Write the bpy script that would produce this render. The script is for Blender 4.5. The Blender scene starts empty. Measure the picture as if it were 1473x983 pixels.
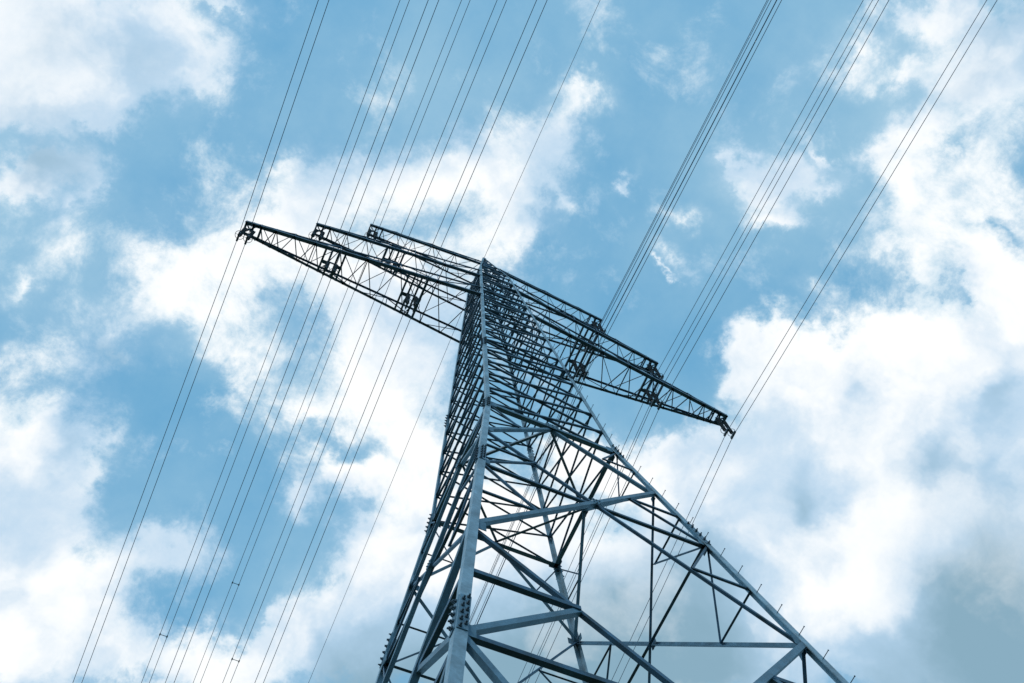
import bpy, bmesh, math, random
from mathutils import Vector, Matrix
random.seed(7)
SC = bpy.context.scene
COL = SC.collection
# ------------------------------------------------------------------ survey of the place (metres; z = 0 is the ground)
ROT = [[0.911955, -0.40483, -0.06671], [0.366633, 0.877058, -0.310402], [0.184169, 0.258615, 0.948262]]            # world -> (right, down, forward) of the photographer's camera
P = {'f': 1463.5192, 'r0': 0.0008, 'r1': 0.0849, 'r2': -0.0001, 'cx': -9.8285, 'cy': -15.1268, 'cz': -35.9975, 'hw': 2.789, 'a': 0.1353, 'z1': 20.707, 'hb': 1.6383, 'z2': 26.76, 'z3': 32.5676, 'zt': 38.0836, 'zl1': -4.1432, 'zl2': -14.2267, 'zl3': -20.5444, 'Lo': 10.1053, 'Li': 5.2638, 'Mt': 11.5892, 'Mi': 6.7547, 'Tt': 8.4374, 's': 0.4691, 'sp': 0.1413, 'sm': 0.1202, 'yp': -0.0117, 'ym': 0.0114, 'd': 2.1816, 'ht': 1.0, 'sze': 0.0758, 'Lt': 15.0}
GZ = 37.6                                   # height of the tower's waist above the ground
CAM = Vector((P['cx'], P['cy'], P['cz'] + GZ))
F_PX = P['f']; W_PX, H_PX = 1473.0, 983.0
right, down, fwd = [Vector(r) for r in ROT]

# ------------------------------------------------------------------ camera
cd = bpy.data.cameras.new('camera'); cam = bpy.data.objects.new('camera', cd); COL.objects.link(cam)
m = Matrix((right, -down, -fwd)).transposed().to_4x4(); m.translation = CAM
cam.matrix_world = m
cd.sensor_width = 36.0; cd.lens = 36.0 * F_PX / W_PX; cd.clip_start = 0.1; cd.clip_end = 20000
SC.camera = cam

# ------------------------------------------------------------------ light and exposure
SUN_EL, SUN_AZ = math.radians(42), math.radians(215)      # azimuth from +X towards +Y
sd = Vector((math.cos(SUN_EL)*math.cos(SUN_AZ), math.cos(SUN_EL)*math.sin(SUN_AZ), math.sin(SUN_EL)))
sl = bpy.data.lights.new('sun', 'SUN'); sl.energy = 1.3; sl.angle = math.radians(10); sl.color = (1.0, 0.96, 0.9)
so = bpy.data.objects.new('sun', sl); COL.objects.link(so)
so.rotation_euler = sd.to_track_quat('Z', 'Y').to_euler(); so.location = (0, 0, 120)
vs = SC.view_settings
vs.view_transform = 'Standard'; vs.look = 'None'; vs.gamma = 1.0; vs.exposure = 0.0; vs.use_curve_mapping = False

# ------------------------------------------------------------------ sky: Nishita air with procedural clouds
def srgb(c):
    return tuple((v/255/12.92 if v/255 <= .04045 else ((v/255+.055)/1.055)**2.4) for v in c)
world = bpy.data.worlds.new('World'); SC.world = world; world.use_nodes = True
nt = world.node_tree; nt.nodes.clear(); N = nt.nodes; L = nt.links
def node(t, **kw):
    n = N.new(t)
    for k, v in kw.items(): setattr(n, k, v)
    return n
def setin(n, i, v):
    if isinstance(v, (int, float, tuple, list, Vector)): n.inputs[i].default_value = v
    else: L.new(v, n.inputs[i])
def math_(op, a, b=0.0, c=0.0, clamp=False):
    n = node('ShaderNodeMath', operation=op); n.use_clamp = clamp
    setin(n, 0, a); setin(n, 1, b)
    if op in ('MULTIPLY_ADD',): setin(n, 2, c)
    return n.outputs[0]
def smooth(v, lo, hi, a=0.0, b=1.0):
    n = node('ShaderNodeMapRange', interpolation_type='SMOOTHSTEP')
    setin(n, 0, v); setin(n, 1, lo); setin(n, 2, hi); setin(n, 3, a); setin(n, 4, b)
    return n.outputs[0]
def mixc(f, a, b):
    n = node('ShaderNodeMix', data_type='RGBA'); n.clamp_factor = True
    setin(n, 0, f); setin(n, 6, a if not isinstance(a, tuple) else (*a, 1)); setin(n, 7, b if not isinstance(b, tuple) else (*b, 1))
    return n.outputs[2]
tc = node('ShaderNodeTexCoord')
D = tc.outputs['Generated']
def noise(vec, scale, detail=8, rough=.55, lac=2.0, off=(0, 0, 0), dist=0.0):
    mp = node('ShaderNodeVectorMath', operation='ADD'); setin(mp, 0, vec); setin(mp, 1, off)
    n = node('ShaderNodeTexNoise'); setin(n, 'Vector', mp.outputs[0])
    n.inputs['Scale'].default_value = scale; n.inputs['Detail'].default_value = detail
    n.inputs['Roughness'].default_value = rough; n.inputs['Lacunarity'].default_value = lac
    n.inputs['Distortion'].default_value = dist
    return n
# warped direction: gives the clouds ragged, drifting outlines
w1 = noise(D, 5.0, 6, .6, off=(3, 1, 7))
sub = node('ShaderNodeVectorMath', operation='SUBTRACT'); setin(sub, 0, w1.outputs['Color']); setin(sub, 1, (.5, .5, .5))
scl = node('ShaderNodeVectorMath', operation='SCALE'); setin(scl, 0, sub.outputs[0]); scl.inputs['Scale'].default_value = .16
wd = node('ShaderNodeVectorMath', operation='ADD'); setin(wd, 0, D); setin(wd, 1, scl.outputs[0])
WD0 = wd.outputs[0]
w2 = noise(D, 22.0, 8, .65, off=(1, 8, 2))
sub = node('ShaderNodeVectorMath', operation='SUBTRACT'); setin(sub, 0, w2.outputs['Color']); setin(sub, 1, (.5, .5, .5))
scl = node('ShaderNodeVectorMath', operation='SCALE'); setin(scl, 0, sub.outputs[0]); scl.inputs['Scale'].default_value = .075
wd = node('ShaderNodeVectorMath', operation='ADD'); setin(wd, 0, WD0); setin(wd, 1, scl.outputs[0])
WD = wd.outputs[0]; WS = WD0
def direction(x, y):
    v = right*((x-W_PX/2)/F_PX) + down*((y-H_PX/2)/F_PX) + fwd
    return v.normalized()
def field(blobs, vec=None):
    """sum of soft cloud masses; each has a bearing in the sky, an angular size, a turn and a weight"""
    tot = None
    for x, y, rx, ry, ang, amp in blobs:
        d = direction(x, y)
        e1 = (right - d*right.dot(d)).normalized(); e2 = d.cross(e1)
        a = math.radians(ang); u = e1*math.cos(a) + e2*math.sin(a); v = d.cross(u)
        mt = Matrix((u, v, d)).transposed()
        mp = node('ShaderNodeMapping', vector_type='TEXTURE')
        L.new(vec or WD, mp.inputs[0])
        mp.inputs['Location'].default_value = d; mp.inputs['Rotation'].default_value = mt.to_euler()
        mp.inputs['Scale'].default_value = (rx/F_PX, ry/F_PX, .5)
        g = node('ShaderNodeTexGradient', gradient_type='QUADRATIC_SPHERE') ; L.new(mp.outputs[0], g.inputs[0])
        tot = math_('MULTIPLY_ADD', g.outputs['Fac'], amp*1.85, tot if tot is not None else 0.0)
    return tot
COVER = [  # x, y, rx, ry, turn, weight
 (40,40,240,150,0,.95),(190,60,170,110,15,.6),(310,5,120,50,10,.45),(30,140,150,60,0,.5),(110,150,90,60,0,.4),
 (35,235,130,60,0,.75),(100,280,60,30,-30,.25),(10,385,90,50,0,.35),(150,480,140,110,0,.3),(60,450,110,80,0,.05),(90,350,120,60,0,.12),
 (0,640,140,220,0,.8),(20,780,150,190,0,.95),(60,930,190,130,0,.9),(215,790,100,60,15,.5),(170,830,90,60,0,.35),(300,950,190,75,10,.9),(300,890,60,50,0,.35),(395,915,100,60,0,.55),
 (270,430,150,100,20,.42),(330,390,170,110,0,.5),(440,310,150,130,0,.45),(420,230,110,60,0,.22),(350,500,110,80,0,.3),(550,260,170,100,20,.4),(690,270,170,110,20,.6),(720,340,120,60,0,.35),(560,420,240,150,0,.85),(310,250,120,80,0,.1),
 (790,210,100,110,30,.4),(850,130,100,50,10,.32),(800,290,60,50,0,.25),
 (560,520,150,100,0,.75),(610,620,140,120,0,.75),(510,680,150,55,10,.8),(470,590,80,50,0,.35),(420,720,70,45,0,.35),(660,720,160,120,0,.8),(430,560,160,120,0,.15),
 (580,800,160,95,30,.95),(520,890,170,110,0,.8),(720,900,300,190,0,1.1),(960,900,300,180,0,1.1),(760,780,160,140,0,.8),
 (860,660,150,90,20,.65),(960,650,120,80,0,.6),(1065,530,75,65,0,.75),(1010,720,200,160,0,.95),(1160,550,160,100,0,.9),(1160,700,250,200,0,1.0),(1100,880,260,170,0,1.0),
 (1310,560,200,150,0,.75),(1400,640,200,200,0,.7),(1440,470,140,160,0,.6),(1350,850,300,260,0,1.2),(1290,480,80,60,0,.4),
 (1440,70,200,130,0,.5),(1330,30,130,50,0,.35),(1400,200,140,120,0,.38),(1400,200,60,130,0,-.4),(1450,330,70,110,0,-.35),(1370,420,70,70,20,-.25),(1440,560,60,50,0,-.3),(230,560,130,60,0,-.2),(1330,290,90,140,15,.4),(1460,300,120,120,0,.35),(1290,230,70,60,0,.3),(1290,400,110,110,0,.35),(1390,400,140,140,0,.3),
 (1420,300,170,330,0,.18),(1350,180,120,200,10,.12),(1130,270,120,100,-20,.25),(700,200,200,120,20,.2),(830,160,90,80,10,.25),(60,330,200,160,0,.1),(300,330,170,90,20,.12),(1230,60,60,80,-30,.42),(1290,110,90,45,0,.3),(1130,270,95,80,-20,.55),(1080,230,55,45,0,.35),(1195,215,25,75,-30,.4),(1140,335,95,35,10,.4),(1200,290,50,40,0,.3),
 (920,268,36,32,-30,.42),(940,250,20,40,30,.2),(995,320,40,50,0,.3),(975,395,45,50,0,.3),(957,418,20,12,10,.3),(1160,450,60,40,0,.25),(1160,85,90,60,-40,.12),
]
GREY = [  # where the cloud is thick and its base is seen, so it is greyer
 (60,60,320,210,0,.6),(40,240,200,110,0,.5),(540,1000,300,150,0,1.1),(800,980,420,240,0,1.4),(970,870,230,190,0,.5),(1010,990,300,160,0,.8),
 (1460,880,300,300,0,1.7),(1440,960,150,120,0,.5),(1300,1000,240,140,0,.6),(1180,740,60,160,0,.5),(1340,660,170,100,0,.5),(160,500,220,200,0,.7),(1400,100,320,240,0,.5),(60,1000,180,90,0,.3),(1000,790,130,110,0,.5),(1230,560,80,120,0,.4),(560,260,220,110,0,.25),(920,760,140,100,0,.5),(1430,560,70,110,0,.5),(60,620,60,90,0,.4),
]
cover = field(COVER); grey = field(GREY, WS)
def puffs(scale, detail, rough, off):
    """cauliflower heads: distance to the nearest of many centres, at several sizes"""
    mp = node('ShaderNodeVectorMath', operation='ADD'); setin(mp, 0, WD0); setin(mp, 1, off)
    n = node('ShaderNodeTexVoronoi', feature='F1'); setin(n, 'Vector', mp.outputs[0]); n.inputs['Scale'].default_value = scale
    n.inputs['Detail'].default_value = detail; n.inputs['Roughness'].default_value = rough; n.inputs['Lacunarity'].default_value = 2.3
    n.normalize = True
    return n.outputs['Distance']
n1 = noise(D, 11.0, 14, .68, off=(1.3, 4.1, 2.2), dist=.25).outputs['Fac']
n3 = noise(D, 3.6, 8, .6, off=(8.3, 2.1, 0.2)).outputs['Fac']
pf = puffs(19.0, 4, .55, (.3, .7, .1))
det = math_('ADD', math_('MULTIPLY', math_('SUBTRACT', n1, .5), 2.1), math_('MULTIPLY', math_('SUBTRACT', .38, pf), .95))
dens = math_('ADD', cover, det)
crisp = smooth(cover, .35, .85)                                  # dense cumulus has the sharper edge, thin cloud a soft one
soft_a = smooth(dens, .10, .74)
hard_a = smooth(math_('MULTIPLY_ADD', crisp, .10, dens), .32, .43)
am = node('ShaderNodeMix', data_type='FLOAT'); setin(am, 0, crisp); setin(am, 2, soft_a); setin(am, 3, hard_a)
veil = smooth(math_('ADD', cover, math_('MULTIPLY', math_('SUBTRACT', n3, .5), .9)), -.25, 1.1, 0.0, .66)
alpha = math_('SUBTRACT', 1.0, math_('MULTIPLY', math_('SUBTRACT', 1.0, am.outputs[0]), math_('SUBTRACT', 1.0, veil)))
# relief inside the clouds: the same puffs looked up a little towards the sun
so_v = node('ShaderNodeVectorMath', operation='ADD'); setin(so_v, 0, D); setin(so_v, 1, tuple(-sd*.010))
n1b = noise(so_v.outputs[0], 11.0, 14, .66, off=(1.3, 4.1, 2.2), dist=.25).outputs['Fac']
relief = math_('MULTIPLY', math_('SUBTRACT', n1, n1b), .7)
thick = smooth(dens, .2, .95)
soft = noise(WD0, 7.5, 5, .48, off=(2.2, 7.7, 5.1)).outputs['Fac']
gr = math_('ADD', math_('MULTIPLY', smooth(grey, .0, 1.5), .9), math_('MULTIPLY', smooth(soft, .40, .66), .85))
gr = math_('ADD', math_('ADD', gr, relief), math_('MULTIPLY', math_('SUBTRACT', pf, .40), .30))
gr = smooth(gr, -.08, 1.25)
sky = node('ShaderNodeTexSky', sky_type='NISHITA'); sky.sun_disc = False
sky.sun_elevation = SUN_EL; sky.sun_rotation = math.pi/2 - SUN_AZ
sky.air_density = 1.0; sky.dust_density = .6; sky.ozone_density = 2.0; sky.altitude = 100
K = .12                                                          # Background strength
def lum(c, k=1.0): return tuple(v*k/K for v in srgb(c))
skyc = node('ShaderNodeMix', data_type='RGBA', blend_type='MIX'); skyc.inputs[0].default_value = .84
L.new(sky.outputs[0], skyc.inputs[6]); L.new(mixc(smooth(n3, .25, .80), lum((106, 176, 219)), lum((150, 202, 230))), skyc.inputs[7])
white = mixc(thick, lum((208, 231, 245)), lum((254, 255, 255), 1.05))
gd = math_('ADD', grey, math_('ADD', math_('MULTIPLY', math_('SUBTRACT', n3, .5), 1.6), math_('MULTIPLY', math_('SUBTRACT', soft, .5), 2.2)))
greyc = mixc(smooth(gd, .45, 2.3), lum((182, 213, 238)), lum((138, 174, 194)))
cloudc = mixc(gr, white, greyc)
final = mixc(alpha, skyc.outputs[2], cloudc)
bg = node('ShaderNodeBackground'); L.new(final, bg.inputs[0]); bg.inputs[1].default_value = K
out = node('ShaderNodeOutputWorld'); L.new(bg.outputs[0], out.inputs[0])
world.cycles.sampling_method = 'MANUAL'; world.cycles.sample_map_resolution = 512

# ------------------------------------------------------------------ helpers
def tag(o, label=None, cat=None, group=None, kind=None):
    for k, v in (('label', label), ('category', cat), ('group', group), ('kind', kind)):
        if v: o[k] = v
    return o
def empty(name, loc, parent=None):
    o = bpy.data.objects.new(name, None); COL.objects.link(o); o.location = loc; o.parent = parent; o.empty_display_size = .5
    return o
def material(name, color, rough=.5, metal=0.0, var=.25, scale=3.0, bump=0.0, dirt=None):
    mt = bpy.data.materials.new(name); mt.use_nodes = True; t = mt.node_tree; b = t.nodes['Principled BSDF']
    c = t.nodes.new('ShaderNodeTexCoord'); n = t.nodes.new('ShaderNodeTexNoise'); n.inputs['Scale'].default_value = scale; n.inputs['Detail'].default_value = 8
    t.links.new(c.outputs['Object'], n.inputs['Vector'])
    r = t.nodes.new('ShaderNodeValToRGB'); t.links.new(n.outputs['Fac'], r.inputs[0])
    r.color_ramp.elements[0].position = .3; r.color_ramp.elements[1].position = .7
    r.color_ramp.elements[0].color = (*[v*(1-var) for v in (dirt or color)], 1); r.color_ramp.elements[1].color = (*[min(1, v*(1+var)) for v in color], 1)
    t.links.new(r.outputs[0], b.inputs['Base Color'])
    n2 = t.nodes.new('ShaderNodeTexNoise'); n2.inputs['Scale'].default_value = scale*9; n2.inputs['Detail'].default_value = 6; n2.inputs['Roughness'].default_value = .7
    t.links.new(c.outputs['Object'], n2.inputs['Vector'])
    mr = t.nodes.new('ShaderNodeMapRange'); mr.inputs[1].default_value = .3; mr.inputs[2].default_value = .7; mr.inputs[3].default_value = 1-var*.8; mr.inputs[4].default_value = 1+var*.5
    t.links.new(n2.outputs['Fac'], mr.inputs[0])
    mx = t.nodes.new('ShaderNodeMix'); mx.data_type = 'RGBA'; mx.blend_type = 'MULTIPLY'; mx.inputs[0].default_value = 1
    t.links.new(r.outputs[0], mx.inputs[6]); t.links.new(mr.outputs[0], mx.inputs[7]); t.links.new(mx.outputs[2], b.inputs['Base Color'])
    b.inputs['Roughness'].default_value = rough; b.inputs['Metallic'].default_value = metal
    if bump:
        bn = t.nodes.new('ShaderNodeBump'); bn.inputs['Strength'].default_value = bump; bn.inputs['Distance'].default_value = .02
        t.links.new(n.outputs['Fac'], bn.inputs['Height']); t.links.new(bn.outputs[0], b.inputs['Normal'])
    return mt
M_LEG = material('lit_leg_steel', (.25, .40, .50), .5, .1, .26, 1.7, .15, (.20, .31, .38))  # same steel as the bracing; the legs' lit look is put into the colour
M_STEEL = material('shaded_galvanised_steel', (.045, .12, .20), .5, .15, .4, 2.2, 0, (.04, .085, .12))  # backlit members: their navy shade is mixed into the base colour
M_BEAM = material('lit_galvanised_beam', (.095, .195, .27), .5, .15, .32, 2.0, .1)  # lighter copy for members facing the viewer, lit tone painted into the colour
M_BOLT = material('bolt_steel', (.07, .11, .14), .5, .6, .3, 12)
M_WIRE = material('aluminium_conductor', (.07, .13, .21), .55, .3, .15, 5)
M_INS = material('glazed_porcelain', (.035, .045, .06), .25, 0, .2, 8)
M_CONC = material('concrete', (.36, .35, .33), .9, 0, .2, 4, .4)
M_GRASS = material('meadow', (.06, .08, .035), .95, 0, .4, .35, .8, (.09, .085, .055))

class MB:
    """collects bars, tubes and plates into one mesh"""
    def __init__(s): s.v = []; s.f = []
    def prism(s, a, b, prof, u, v):
        n = len(prof); o = len(s.v)
        for e in (a, b):
            for x, y in prof: s.v.append(e + u*x + v*y)
        for i in range(n):
            j = (i+1) % n; s.f.append((o+i, o+j, o+n+j, o+n+i))
        s.f.append(tuple(o+i for i in reversed(range(n)))); s.f.append(tuple(o+n+i for i in range(n)))
    def angle(s, a, b, w, u, v, t=None):
        """rolled steel angle from a to b: flanges of width w along u and v"""
        a = Vector(a); b = Vector(b); t = t or max(.012, w*.1); d = (b-a).normalized()
        u = (Vector(u) - d*d.dot(Vector(u))).normalized()
        v = Vector(v); v = (v - d*d.dot(v)); v = (v - u*u.dot(v)).normalized()
        s.prism(a, b, [(0, 0), (w, 0), (w, t), (t, t), (t, w), (0, w)], u, v)
    def box(s, c, u, v, w, a, b, e):
        """box centred on c with half sizes a, b, e along u, v, w"""
        c = Vector(c); u = Vector(u).normalized(); v = Vector(v).normalized(); w = Vector(w).normalized()
        s.prism(c - w*e, c + w*e, [(-a, -b), (a, -b), (a, b), (-a, b)], u, v)
    def tube(s, pts, r, n=6):
        pts = [Vector(q) for q in pts]; o = len(s.v)
        for i, q in enumerate(pts):
            d = (pts[min(i+1, len(pts)-1)] - pts[max(i-1, 0)]).normalized()
            u = d.cross(Vector((0.31, 0.2, .93))).normalized(); v = d.cross(u)
            rr = r[i] if isinstance(r, (list, tuple)) else r
            for k in range(n):
                a = 2*math.pi*k/n; s.v.append(q + (u*math.cos(a) + v*math.sin(a))*rr)
        for i in range(len(pts)-1):
            for k in range(n):
                j = (k+1) % n; s.f.append((o+i*n+k, o+i*n+j, o+(i+1)*n+j, o+(i+1)*n+k))
        s.f.append(tuple(o+k for k in reversed(range(n)))); s.f.append(tuple(o+(len(pts)-1)*n+k for k in range(n)))
    def ring(s, c, R, r, n=16, m_=5, ax=Vector((0, 0, 1))):
        ax = ax.normalized(); u = ax.orthogonal().normalized(); v = ax.cross(u); o = len(s.v)
        for i in range(n):
            a = 2*math.pi*i/n; d = u*math.cos(a) + v*math.sin(a)
            for k in range(m_):
                b = 2*math.pi*k/m_; s.v.append(Vector(c) + d*(R + r*math.cos(b)) + ax*r*math.sin(b))
        for i in range(n):
            for k in range(m_):
                i2 = (i+1) % n; k2 = (k+1) % m_; s.f.append((o+i*m_+k, o+i2*m_+k, o+i2*m_+k2, o+i*m_+k2))
    def build(s, name, mat, parent=None, smooth=False, bevel=0):
        me = bpy.data.meshes.new(name); me.from_pydata([tuple(q) for q in s.v], [], s.f); me.materials.append(mat)
        bm = bmesh.new(); bm.from_mesh(me); bmesh.ops.recalc_face_normals(bm, faces=bm.faces); bm.to_mesh(me); bm.free()
        if smooth: me.polygons.foreach_set('use_smooth', [True]*len(me.polygons))
        o = bpy.data.objects.new(name, me); COL.objects.link(o); o.parent = parent
        return o

# ------------------------------------------------------------------ ground
g = MB(); S = 6000; NG = 60
for i in range(NG+1):
    for j in range(NG+1):
        x = (i/NG*2-1); y = (j/NG*2-1); x = math.copysign(abs(x)**3, x)*S; y = math.copysign(abs(y)**3, y)*S
        r = math.hypot(x, y); g.v.append(Vector((x, y, 0 if r < 30 else .25*math.sin(x*.03)*math.cos(y*.023)*min(1, (r-30)/60))))
for i in range(NG):
    for j in range(NG): g.f.append((i*(NG+1)+j, (i+1)*(NG+1)+j, (i+1)*(NG+1)+j+1, i*(NG+1)+j+1))
tag(g.build('ground', M_GRASS, smooth=True), kind='structure')

# ------------------------------------------------------------------ tower geometry
Z1, Z2, Z3, ZT = P['z1'], P['z2'], P['z3'], P['zt']       # arm levels above the waist, peak
def hh(z):
    """half width of the square body at height z above the waist"""
    if z < 0: return P['hw'] - P['a']*z
    if z < Z1: return P['hw'] + (P['hb']-P['hw'])*z/Z1
    k = (P['hb']-P['hw'])/Z1; zk = 30.5
    if z < zk: return P['hw'] + k*z
    h = P['hw'] + k*zk
    return h + (.10-h)*(z-zk)/(ZT-zk)
FACES = {'N': (Vector((1,0,0)), Vector((0,-1,0))), 'S': (Vector((-1,0,0)), Vector((0,1,0))),
         'E': (Vector((0,1,0)), Vector((1,0,0))), 'W': (Vector((0,-1,0)), Vector((-1,0,0)))}
def FP(f, s, z, off=0.0):
    t, n = FACES[f]; h = hh(z)
    return t*(s*h) + n*(h - off) + Vector((0, 0, z + GZ))
def CP(sx, sy, z): h = hh(z); return Vector((sx*h, sy*h, z+GZ))

tower = tag(empty('transmission_tower', (0, 0, 0)), 'tall blue-grey steel lattice pylon with three tiers of crossarms', 'pylon')

legs = {}
for sx, sy in ((-1,-1), (1,-1), (1,1), (-1,1)):
    b = MB()
    zs = [-GZ-.2, 0.0, Z1, 30.5, ZT-.3]; ws = [.30, .235, .20, .13]
    subs = [(-GZ-.2, -20.0, .25), (-20.0, -7.9, .235), (-7.9, 0.0, .205), (0.0, 9.5, .165), (9.5, Z1, .15), (Z1, 30.5, .14), (30.5, ZT-.3, .10)]
    for za, zb, w in subs:
        b.angle(CP(sx, sy, za), CP(sx, sy, zb), w, (-sx, 0, 0), (0, -sy, 0), t=w*.11)
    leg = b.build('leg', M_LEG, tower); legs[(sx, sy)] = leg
    # bolted splices
    for zc_, w, n_ in ((-19.5, .25, 5), (-7.7, .225, 5), (-.2, .19, 4), (9.5, .16, 4)):
        near = (sx, sy) == (-1, -1) and zc_ < -10 or (sx, sy) == (-1, 1) and zc_ == -7.7
        pb = MB(); bb = MB(); half = n_*.155
        a = CP(sx, sy, zc_-half); c = CP(sx, sy, zc_+half); ax = (c-a).normalized()
        for out_, along in ((Vector((sx,0,0)), Vector((0,-sy,0))), (Vector((0,sy,0)), Vector((-sx,0,0)))):
            cc = (a+c)/2 + out_*.009 + along*(w*.52)
            pb.box(cc, along, out_, ax, w*.46, .011, half)
            for i in range(n_*2):
                q = cc + ax*(-half + (i+.5)*half/n_) + along*(w*.2*(1 if i % 2 else -1)) + out_*.01
                b1 = MB() if near else bb
                b1.tube([q, q+out_*.035, q+out_*.04, q+out_*.085], [.04, .04, .022, .022], 6)
                if near: b1.build('bolt', M_BOLT, leg)
        pl = pb.build('splice_plate', M_BEAM if zc_ < 0 else M_STEEL, leg)
        if not near: tag(bb.build('bolt', M_BOLT, leg), kind='stuff')
# climbing bolts up the right hand leg
leg = legs[(1,-1)]; z = -34.6
while z < 31:
    b = MB(); w = .15
    q = CP(1, -1, z) + Vector((-.10, 0, 0)); b.tube([q + Vector((0, .03, 0)), q - Vector((0, .27, 0))], .011, 5)
    b.tube([q - Vector((0, .265, 0)), q - Vector((0, .285, 0))], .02, 6)
    b.build('step_bolt', M_BOLT, leg); z += 1.15

jit = [0]
def face_bar(mb, f, s1, z1, s2, z2, w, off=.03, flip=1):
    t, n = FACES[f]
    jit[0] = (jit[0] + 1) % 7
    off = off + jit[0]*.004
    a = FP(f, s1, z1, off); c = FP(f, s2, z2, off); d = (c-a).normalized()
    u = d.cross(n).normalized()*flip
    if u.z < 0: u = -u
    mb.angle(a - u*w/2, c - u*w/2, w, u, -n)
def brace(name, f, s1, z1, s2, z2, w, off=.03, mat=None):
    mb = MB(); face_bar(mb, f, s1, z1, s2, z2, w, off); return mb.build(name, mat or M_STEEL, tower)
ZA, ZC, ZB = P['zl1'], -8.36, P['zl2']
ZC2, ZD = -20.1, -28.4
for f in 'NESW':
    # waist ring and inverted V below it
    brace('horizontal_beam', f, -.98, 0, .98, 0, .17, .04, M_BEAM)
    for s in (-1, 1):
        brace('diagonal_brace', f, 0, -.05, s*.98, ZA, .13, .09, M_BEAM)
        mb = MB(); m_ = .5*hh(ZA)/hh(ZA/2)
        face_bar(mb, f, s*m_, ZA/2, s*.98, -.1, .055); face_bar(mb, f, s*m_, ZA/2, s*.98, ZA/2, .055)
        mb.build('secondary_brace', M_STEEL, tower)
    # two large X panels
    for zt_, zc_, zb_, w in ((ZA, ZC, ZB, .10), (ZB, ZC2, ZD, .125)):
        for s in (-1, 1):
            brace('diagonal_brace', f, s*.98, zt_, -s*.98, zb_, w*(1.4 if s > 0 else .9), .0 if s > 0 else .1, M_BEAM if s > 0 else None)
            for zz, hz in ((zt_, (zt_+zc_)/2), (zb_, (zb_+zc_)/2)):
                xm = s*.5*hh(zz)/hh(hz)
                brace('secondary_brace', f, xm, hz, s*.98, zc_-.05, w*(1.15 if zc_ == ZC2 else .7), .06, M_BEAM if zc_ == ZC2 else None)
                brace('secondary_brace', f, xm, hz, s*.98, hz, w*(1.05 if zc_ == ZC2 else .7), .04)
        brace('horizontal_beam', f, -.98, zc_, .98, zc_, w*1.0, .11)
    # lowest panel down to the feet
    brace('horizontal_beam', f, -.98, ZD, .98, ZD, .16, .04)
    for s in (-1, 1):
        brace('diagonal_brace', f, 0, ZD, s*.98, -GZ+.5, .16, .09)
# plan bracing: diamonds joining the middles of the faces
for z, w in ((0.0, .10), (ZD, .12)):
    for a_, c_ in (('N','E'), ('E','S'), ('S','W'), ('W','N')):
        mb = MB(); p1 = FP(a_, 0, z, .12); p2 = FP(c_, 0, z, .12)
        mb.angle(p1, p2, w, (0,0,1), -(p1+p2)/2 + Vector((0,0,z+GZ)))
        mb.build('plan_brace', M_BEAM, tower)
for z in ():                                            # short hip ties across each corner
    for a_, s1, c_, s2 in (('N', .5, 'E', -.5), ('E', .5, 'S', -.5), ('S', .5, 'W', -.5), ('W', .5, 'N', -.5)):
        mb = MB(); mb.angle(FP(a_, s1, z, .15), FP(c_, s2, z, .15), .06, (0,0,1), (.3,.2,0)); mb.build('plan_brace', M_STEEL, tower)
# gusset plates at the main nodes
for (sx, sy), leg in legs.items():
    for z, r in ((0, .2), (ZA, .17), (ZC, .15), (ZB, .2), (ZC2, .18)):
        mb = MB(); c = CP(sx, sy, z); w = .25
        mb.box(c + Vector((-sx*(w+r*.35), -sy*.045, 0)), (1,0,0), (0,0,1), (0,1,0), r*.6, r, .008)
        mb.build('gusset_plate', M_BEAM, leg); mb = MB()
        mb.box(c + Vector((-sx*.045, -sy*(w+r*.35), 0)), (0,1,0), (0,0,1), (1,0,0), r*.6, r, .008)
        mb.build('gusset_plate', M_BEAM, leg)

for f in 'NESW':
    t_, n_ = FACES[f]
    for z, a_, b_ in ((-.02, .26, .17), (ZC, .15, .13), (ZC2, .2, .17)):
        mb = MB(); c = FP(f, 0, z, .018); mb.box(c, t_, (0,0,1), n_, a_, b_, .007)
        for i in (-1, 0, 1):
            for k in (-1, 1): mb.tube([c + t_*(i*a_*.7) + Vector((0,0,k*b_*.6)), c + t_*(i*a_*.7) + Vector((0,0,k*b_*.6)) + n_*.035], .022, 6)
        mb.build('gusset_plate', M_BEAM, tower)

# upper body: dense small X panels on the four faces, one piece of work nobody could count from below
up = MB()
levels = [0, 2.1, 4.2, 6.2, 8.2, 10.1, 12.0, 13.8, 15.6, 17.3, 19.0, Z1, 22.3, 24.0, 25.4, Z2, 28.3, 29.9, 31.3, Z3, 34.2, 35.6, 37.0]
for i in range(len(levels)-1):
    za, zb = levels[i], levels[i+1]; w = .085 if za < 10 else (.08 if za < Z1 else .07)
    for f in 'NESW':
        face_bar(up, f, -.97, za, .97, zb, w, .02); face_bar(up, f, .97, za, -.97, zb, w, .09)
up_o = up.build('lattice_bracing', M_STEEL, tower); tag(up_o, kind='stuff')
for z in (Z1, Z1+2.0, Z2, Z2+1.8, Z3, Z3+1.6):
    for f in 'NESW': brace('horizontal_beam', f, -.97, z, .97, z, .12, .05)
    mb = MB()
    mb.angle(CP(-1,-1,z), CP(1,1,z), .07, (0,0,1), (1,-1,0)); mb.angle(CP(1,-1,z) + Vector((0,0,.02)), CP(-1,1,z) + Vector((0,0,.02)), .07, (0,0,1), (1,1,0))
    mb.build('plan_brace', M_STEEL, tower)
mb = MB(); mb.box((0,0,ZT+GZ-.15), (1,0,0), (0,1,0), (0,0,1), .13, .13, .18); mb.tube([(0,0,ZT+GZ), (0,0,ZT+GZ+.25)], .03); mb.build('peak_cap', M_STEEL, tower)

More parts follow.
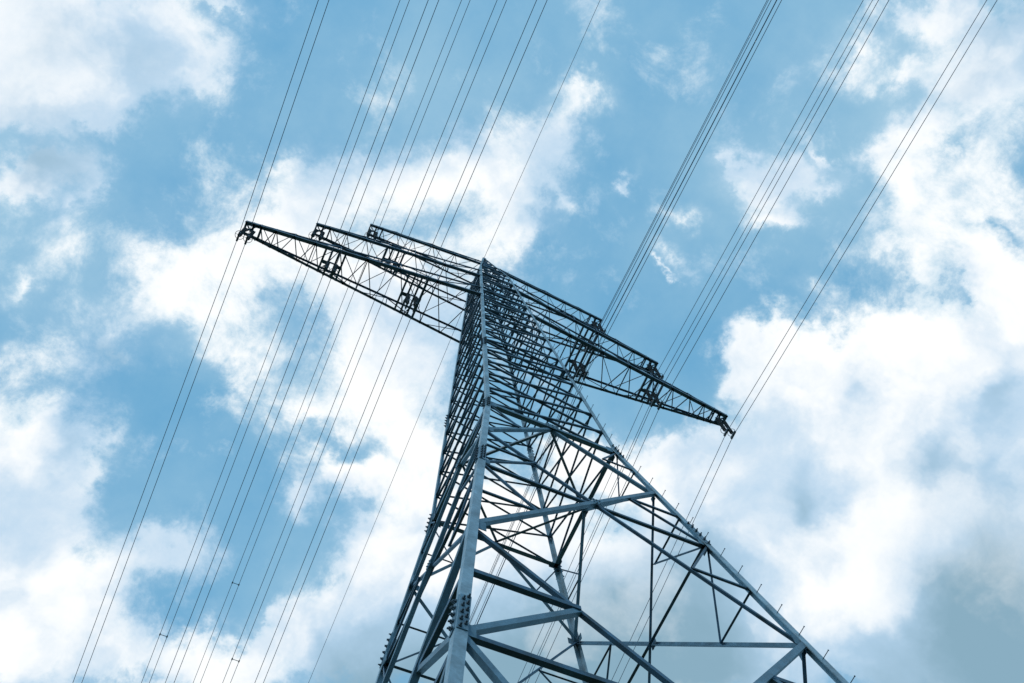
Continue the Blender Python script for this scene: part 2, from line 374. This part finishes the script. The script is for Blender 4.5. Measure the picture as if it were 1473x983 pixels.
# ------------------------------------------------------------------ crossarms
ARMS = [(Z1, P['Lt'], 2.1, [P['Lo'], P['Li']], 8, .135), (Z2, P['Mt'], 1.9, [P['Mi']], 6, .12), (Z3, P['Tt'], 1.7, [], 5, .105)]
for zl, Lx, dz, inner, npan, cw in ARMS:
    for s in (-1, 1):
        x0 = hh(zl); x0t = hh(zl+dz); tw = .38; tipx = Lx + .35
        arm = empty('crossarm', (0, 0, 0), tower)
        def bot(x, sy):
            t = (x-x0)/(tipx-x0); return Vector((s*x, sy*(x0+(tw-x0)*t), zl+GZ))
        def top(x, sy):
            t = (x-x0)/(tipx-x0); q = bot(x, sy); q.z = zl + GZ + .22 + (dz-.22)*(1-t); q.y *= 1 - (1-t)*(1-x0t/x0) ; return q
        for sy in (-1, 1):
            mb = MB(); mb.angle(bot(x0*.97, sy), bot(tipx, sy), cw*(1.45 if sy < 0 else 1.1), (0,-sy,0), (0,0,1)); mb.build('bottom_chord', M_STEEL, arm)
            mb = MB(); mb.angle(top(x0t, sy), top(tipx, sy), cw*.8, (0,-sy,0), (0,0,-1)); mb.build('top_chord', M_STEEL, arm)
        # panel points get closer towards the tip
        q = .86; tot = sum(q**i for i in range(npan)); xs = [x0]
        for i in range(npan): xs.append(xs[-1] + (Lx-.5-x0)*q**i/tot)
        lw = cw*.42
        for i in range(npan):                                   # zigzag between the two bottom chords, a cross member at every other panel
            xm = (xs[i]+xs[i+1])/2
            for xa, xb in ((xs[i], xm), (xs[i+1], xm)):
                mb = MB(); mb.angle(bot(xa,-1), bot(xb,1), lw*.9, (0,0,1), (s,.1,0)); mb.build('lacing_bar', M_STEEL, arm)
            if i % 2:
                mb = MB(); mb.angle(bot(xs[i],-1), bot(xs[i],1), lw, (0,0,1), (s,0,0)); mb.build('lacing_bar', M_STEEL, arm)
        sl_ = MB()
        for i in range(npan):
            for sy in (-1, 1):
                if i: sl_.angle(bot(xs[i], sy), top(xs[i], sy), lw*.8, (s,0,0), (0,-sy,0))
                if i % 2: sl_.angle(bot(xs[i], sy), top(xs[i+1], sy), lw*.8, (s,0,0), (0,-sy,0))
                else: sl_.angle(top(xs[i], sy), bot(xs[i+1], sy), lw*.8, (s,0,0), (0,-sy,0))
            if i % 2 == 0: sl_.angle(top(xs[i], -1), top(xs[i+1], 1), lw*.7, (0,0,1), (s,0,0))
            else: sl_.angle(top(xs[i], 1), top(xs[i+1], -1), lw*.7, (0,0,1), (s,0,0))
        tag(sl_.build('side_lacing', M_STEEL, arm), kind='stuff')
        # end frame and the hanger beams over each suspension point
        mb = MB()
        for xx in (tipx, tipx-.42, Lx-.5):
            for fn in (bot, top): mb.angle(fn(xx,-1), fn(xx,1), cw*.75, (0,0,1), (-s,0,0))
            for sy in (-1,1): mb.angle(bot(xx,sy), top(xx,sy), cw*.6, (-s,0,0), (0,-sy,0))
        mb.angle(bot(Lx-.5,-1), bot(tipx,1), cw*.5, (0,0,1), (s,.1,0)); mb.angle(bot(Lx-.5,1)+Vector((0,0,.02)), bot(tipx,-1)+Vector((0,0,.02)), cw*.5, (0,0,1), (s,.1,0))
        mb.build('end_frame', M_STEEL, arm)
        for xi in inner:
            for o in (-.56, -.2, .2, .56):
                mb = MB(); mb.angle(bot(xi+o,-1)-Vector((0,0,.015)), bot(xi+o,1)-Vector((0,0,.015)), .115, (0,0,1), (s,0,0)); mb.build('hanger_beam', M_STEEL, arm)
            for o in (-.38, .38):
                mb = MB(); mb.box((s*(xi+o), .1, zl+GZ-.05), (1,0,0), (0,1,0), (0,0,1), .19, .10, .03); mb.build('hanger_plate', M_STEEL, arm)

# ------------------------------------------------------------------ insulators and conductors
tier = {'L': ('bottom', Z1), 'M': ('middle', Z2), 'T': ('top', Z3)}
spots = []
for s in (-1, 1):
    for k in ('Lt', 'Lo', 'Li', 'Mt', 'Mi', 'Tt'): spots.append((s, k, P[k], tier[k[0]][1]))
DS = P['d']; HS = P['s']/2
def make_set():
    root = empty('insulator_set', (0,0,0))
    mb = MB(); mb.box((0,0,-.06), (1,0,0), (0,1,0), (0,0,1), .34, .03, .07); mb.build('yoke_plate', M_STEEL, root)
    for o in (-HS, HS):
        mb = MB(); prof = []; zt_, zb_ = -.18, -DS+.3
        pts = [Vector((o,0,-.08)), Vector((o,0,zt_))]; rr = [.04, .04]
        n_ = 15
        for i in range(n_):
            za = zt_ + (zb_-zt_)*i/n_; zb2 = zt_ + (zb_-zt_)*(i+1)/n_; h = za-zb2
            if i == 7: pts += [Vector((o,0,za)), Vector((o,0,zb2))]; rr += [.03, .03]; continue
            pts += [Vector((o,0,za)), Vector((o,0,za-.25*h)), Vector((o,0,za-.6*h)), Vector((o,0,za-.7*h))]; rr += [.05, .06, .115, .05]
        pts += [Vector((o,0,zb_)), Vector((o,0,-DS+.05))]; rr += [.03, .03]
        # straight vertical lathe
        oo = len(mb.v); nseg = 10
        for q, r in zip(pts, rr):
            for k in range(nseg):
                a = 2*math.pi*k/nseg; mb.v.append(q + Vector((math.cos(a)*r, math.sin(a)*r, 0)))
        for i in range(len(pts)-1):
            for k in range(nseg):
                j = (k+1) % nseg; mb.f.append((oo+i*nseg+k, oo+i*nseg+j, oo+(i+1)*nseg+j, oo+(i+1)*nseg+k))
        st = mb.build('insulator_string', M_INS, root, smooth=True)
        mb = MB(); mb.ring((o,0,-DS+.36), .24, .016, 20); mb.tube([(o-.24,0,-DS+.36), (o+.24,0,-DS+.36)], .012, 5); mb.build('arcing_ring', M_BOLT, st)
        mb = MB(); mb.box((o,0,-DS), (1,0,0), (0,1,0), (0,0,1), .05, .26, .075); mb.build('clamp', M_BOLT, st)
    return root
def copy_tree(o, parent=None):
    c = o.copy(); COL.objects.link(c); c.parent = parent
    for ch in list(o.children): copy_tree(ch, c)
    return c
CUR = .0003
def cat_pts(x, y, z, sgn, slope, yaw, T=455, n=110):
    r = []
    for i in range(n+1):
        t = T*(i/n)**1.6; r.append(Vector((x + yaw*t, y + sgn*t, z - slope*t + CUR*t*t)))
    return r
SIDE = {-1: 'left', 1: 'right'}
PLACE = {'Lt': 'outer tip of the {s} bottom crossarm', 'Lo': 'outer hanger beams of the {s} bottom crossarm', 'Li': 'inner hanger beams of the {s} bottom crossarm',
         'Mt': 'outer tip of the {s} middle crossarm', 'Mi': 'hanger beams midway along the {s} middle crossarm', 'Tt': 'tip of the short {s} top crossarm'}
SP = {(-1,'Mt'): [27.3], (-1,'Mi'): [27.4], (-1,'Tt'): [25.9]}
proto = make_set(); first = True
for s, k, x, z in spots:
    r = proto if first else copy_tree(proto); first = False
    r.location = (s*x, 0, z+GZ)
    where = PLACE[k].format(s=SIDE[s])
    tag(r, 'dark twin insulators hanging from the ' + where, 'insulator', 'twin insulator strings under the crossarms')
    b = tag(empty('conductor_bundle', (s*x, 0, z+GZ-DS)), 'pair of thin cables carried by the ' + where, 'power cable', 'paired power cables crossing the sky')
    org = Vector((s*x, 0, z+GZ-DS))
    for o in (-HS, HS):
        back = cat_pts(o, 0, -.05, 1, P['sm'], P['ym'])[1:]; front = cat_pts(o, 0, -.05, -1, P['sp'], P['yp'])
        mb = MB(); mb.tube(list(reversed(back)) + front, .0175, 5); mb.build('conductor', M_WIRE, b, smooth=True)
    # spacers, every 45 m or so, at the places the photo shows
    for sgn, slope, yaw in ((1, P['sm'], P['ym']), (-1, P['sp'], P['yp'])):
        ts = list(SP.get((s, k), [])) if sgn > 0 else []
        ts += [90 + 55*i + random.uniform(-5, 5) for i in range(5)]
        for t in ts:
            q = Vector((yaw*t, sgn*t, -.05 - slope*t + CUR*t*t))
            mb = MB(); mb.tube([q + Vector((-HS,0,0)), q + Vector((HS,0,0))], .022, 6)
            for o in (-HS, HS): mb.box(q + Vector((o,0,0)), (1,0,0), (0,1,0), (0,0,1), .04, .06, .04)
            mb.build('spacer', M_BOLT, b)
ew = MB()
back = cat_pts(0, 0, ZT+GZ+.2, 1, P['sm']+P['sze']-.08, P['ym'])[1:]; front = cat_pts(0, 0, ZT+GZ+.2, -1, P['sp']+P['sze']-.08, P['yp'])
ew.tube(list(reversed(back)) + front, .016, 5)
tag(ew.build('earth_wire', M_WIRE, smooth=True), 'single thin earth wire running over the very peak of the pylon', 'wire')

# ------------------------------------------------------------------ footings
for i, (sx, sy) in enumerate(((-1,-1), (1,-1), (1,1), (-1,1))):
    mb = MB(); c = CP(sx, sy, -GZ+.0)
    prof = [(math.cos(a)*.65, math.sin(a)*.65) for a in [2*math.pi*k/28 for k in range(28)]]
    mb.prism(Vector((c.x, c.y, -.4)), Vector((c.x, c.y, .45)), prof, Vector((1,0,0)), Vector((0,1,0)))
    o = mb.build('footing', M_CONC); tag(o, kind='structure')
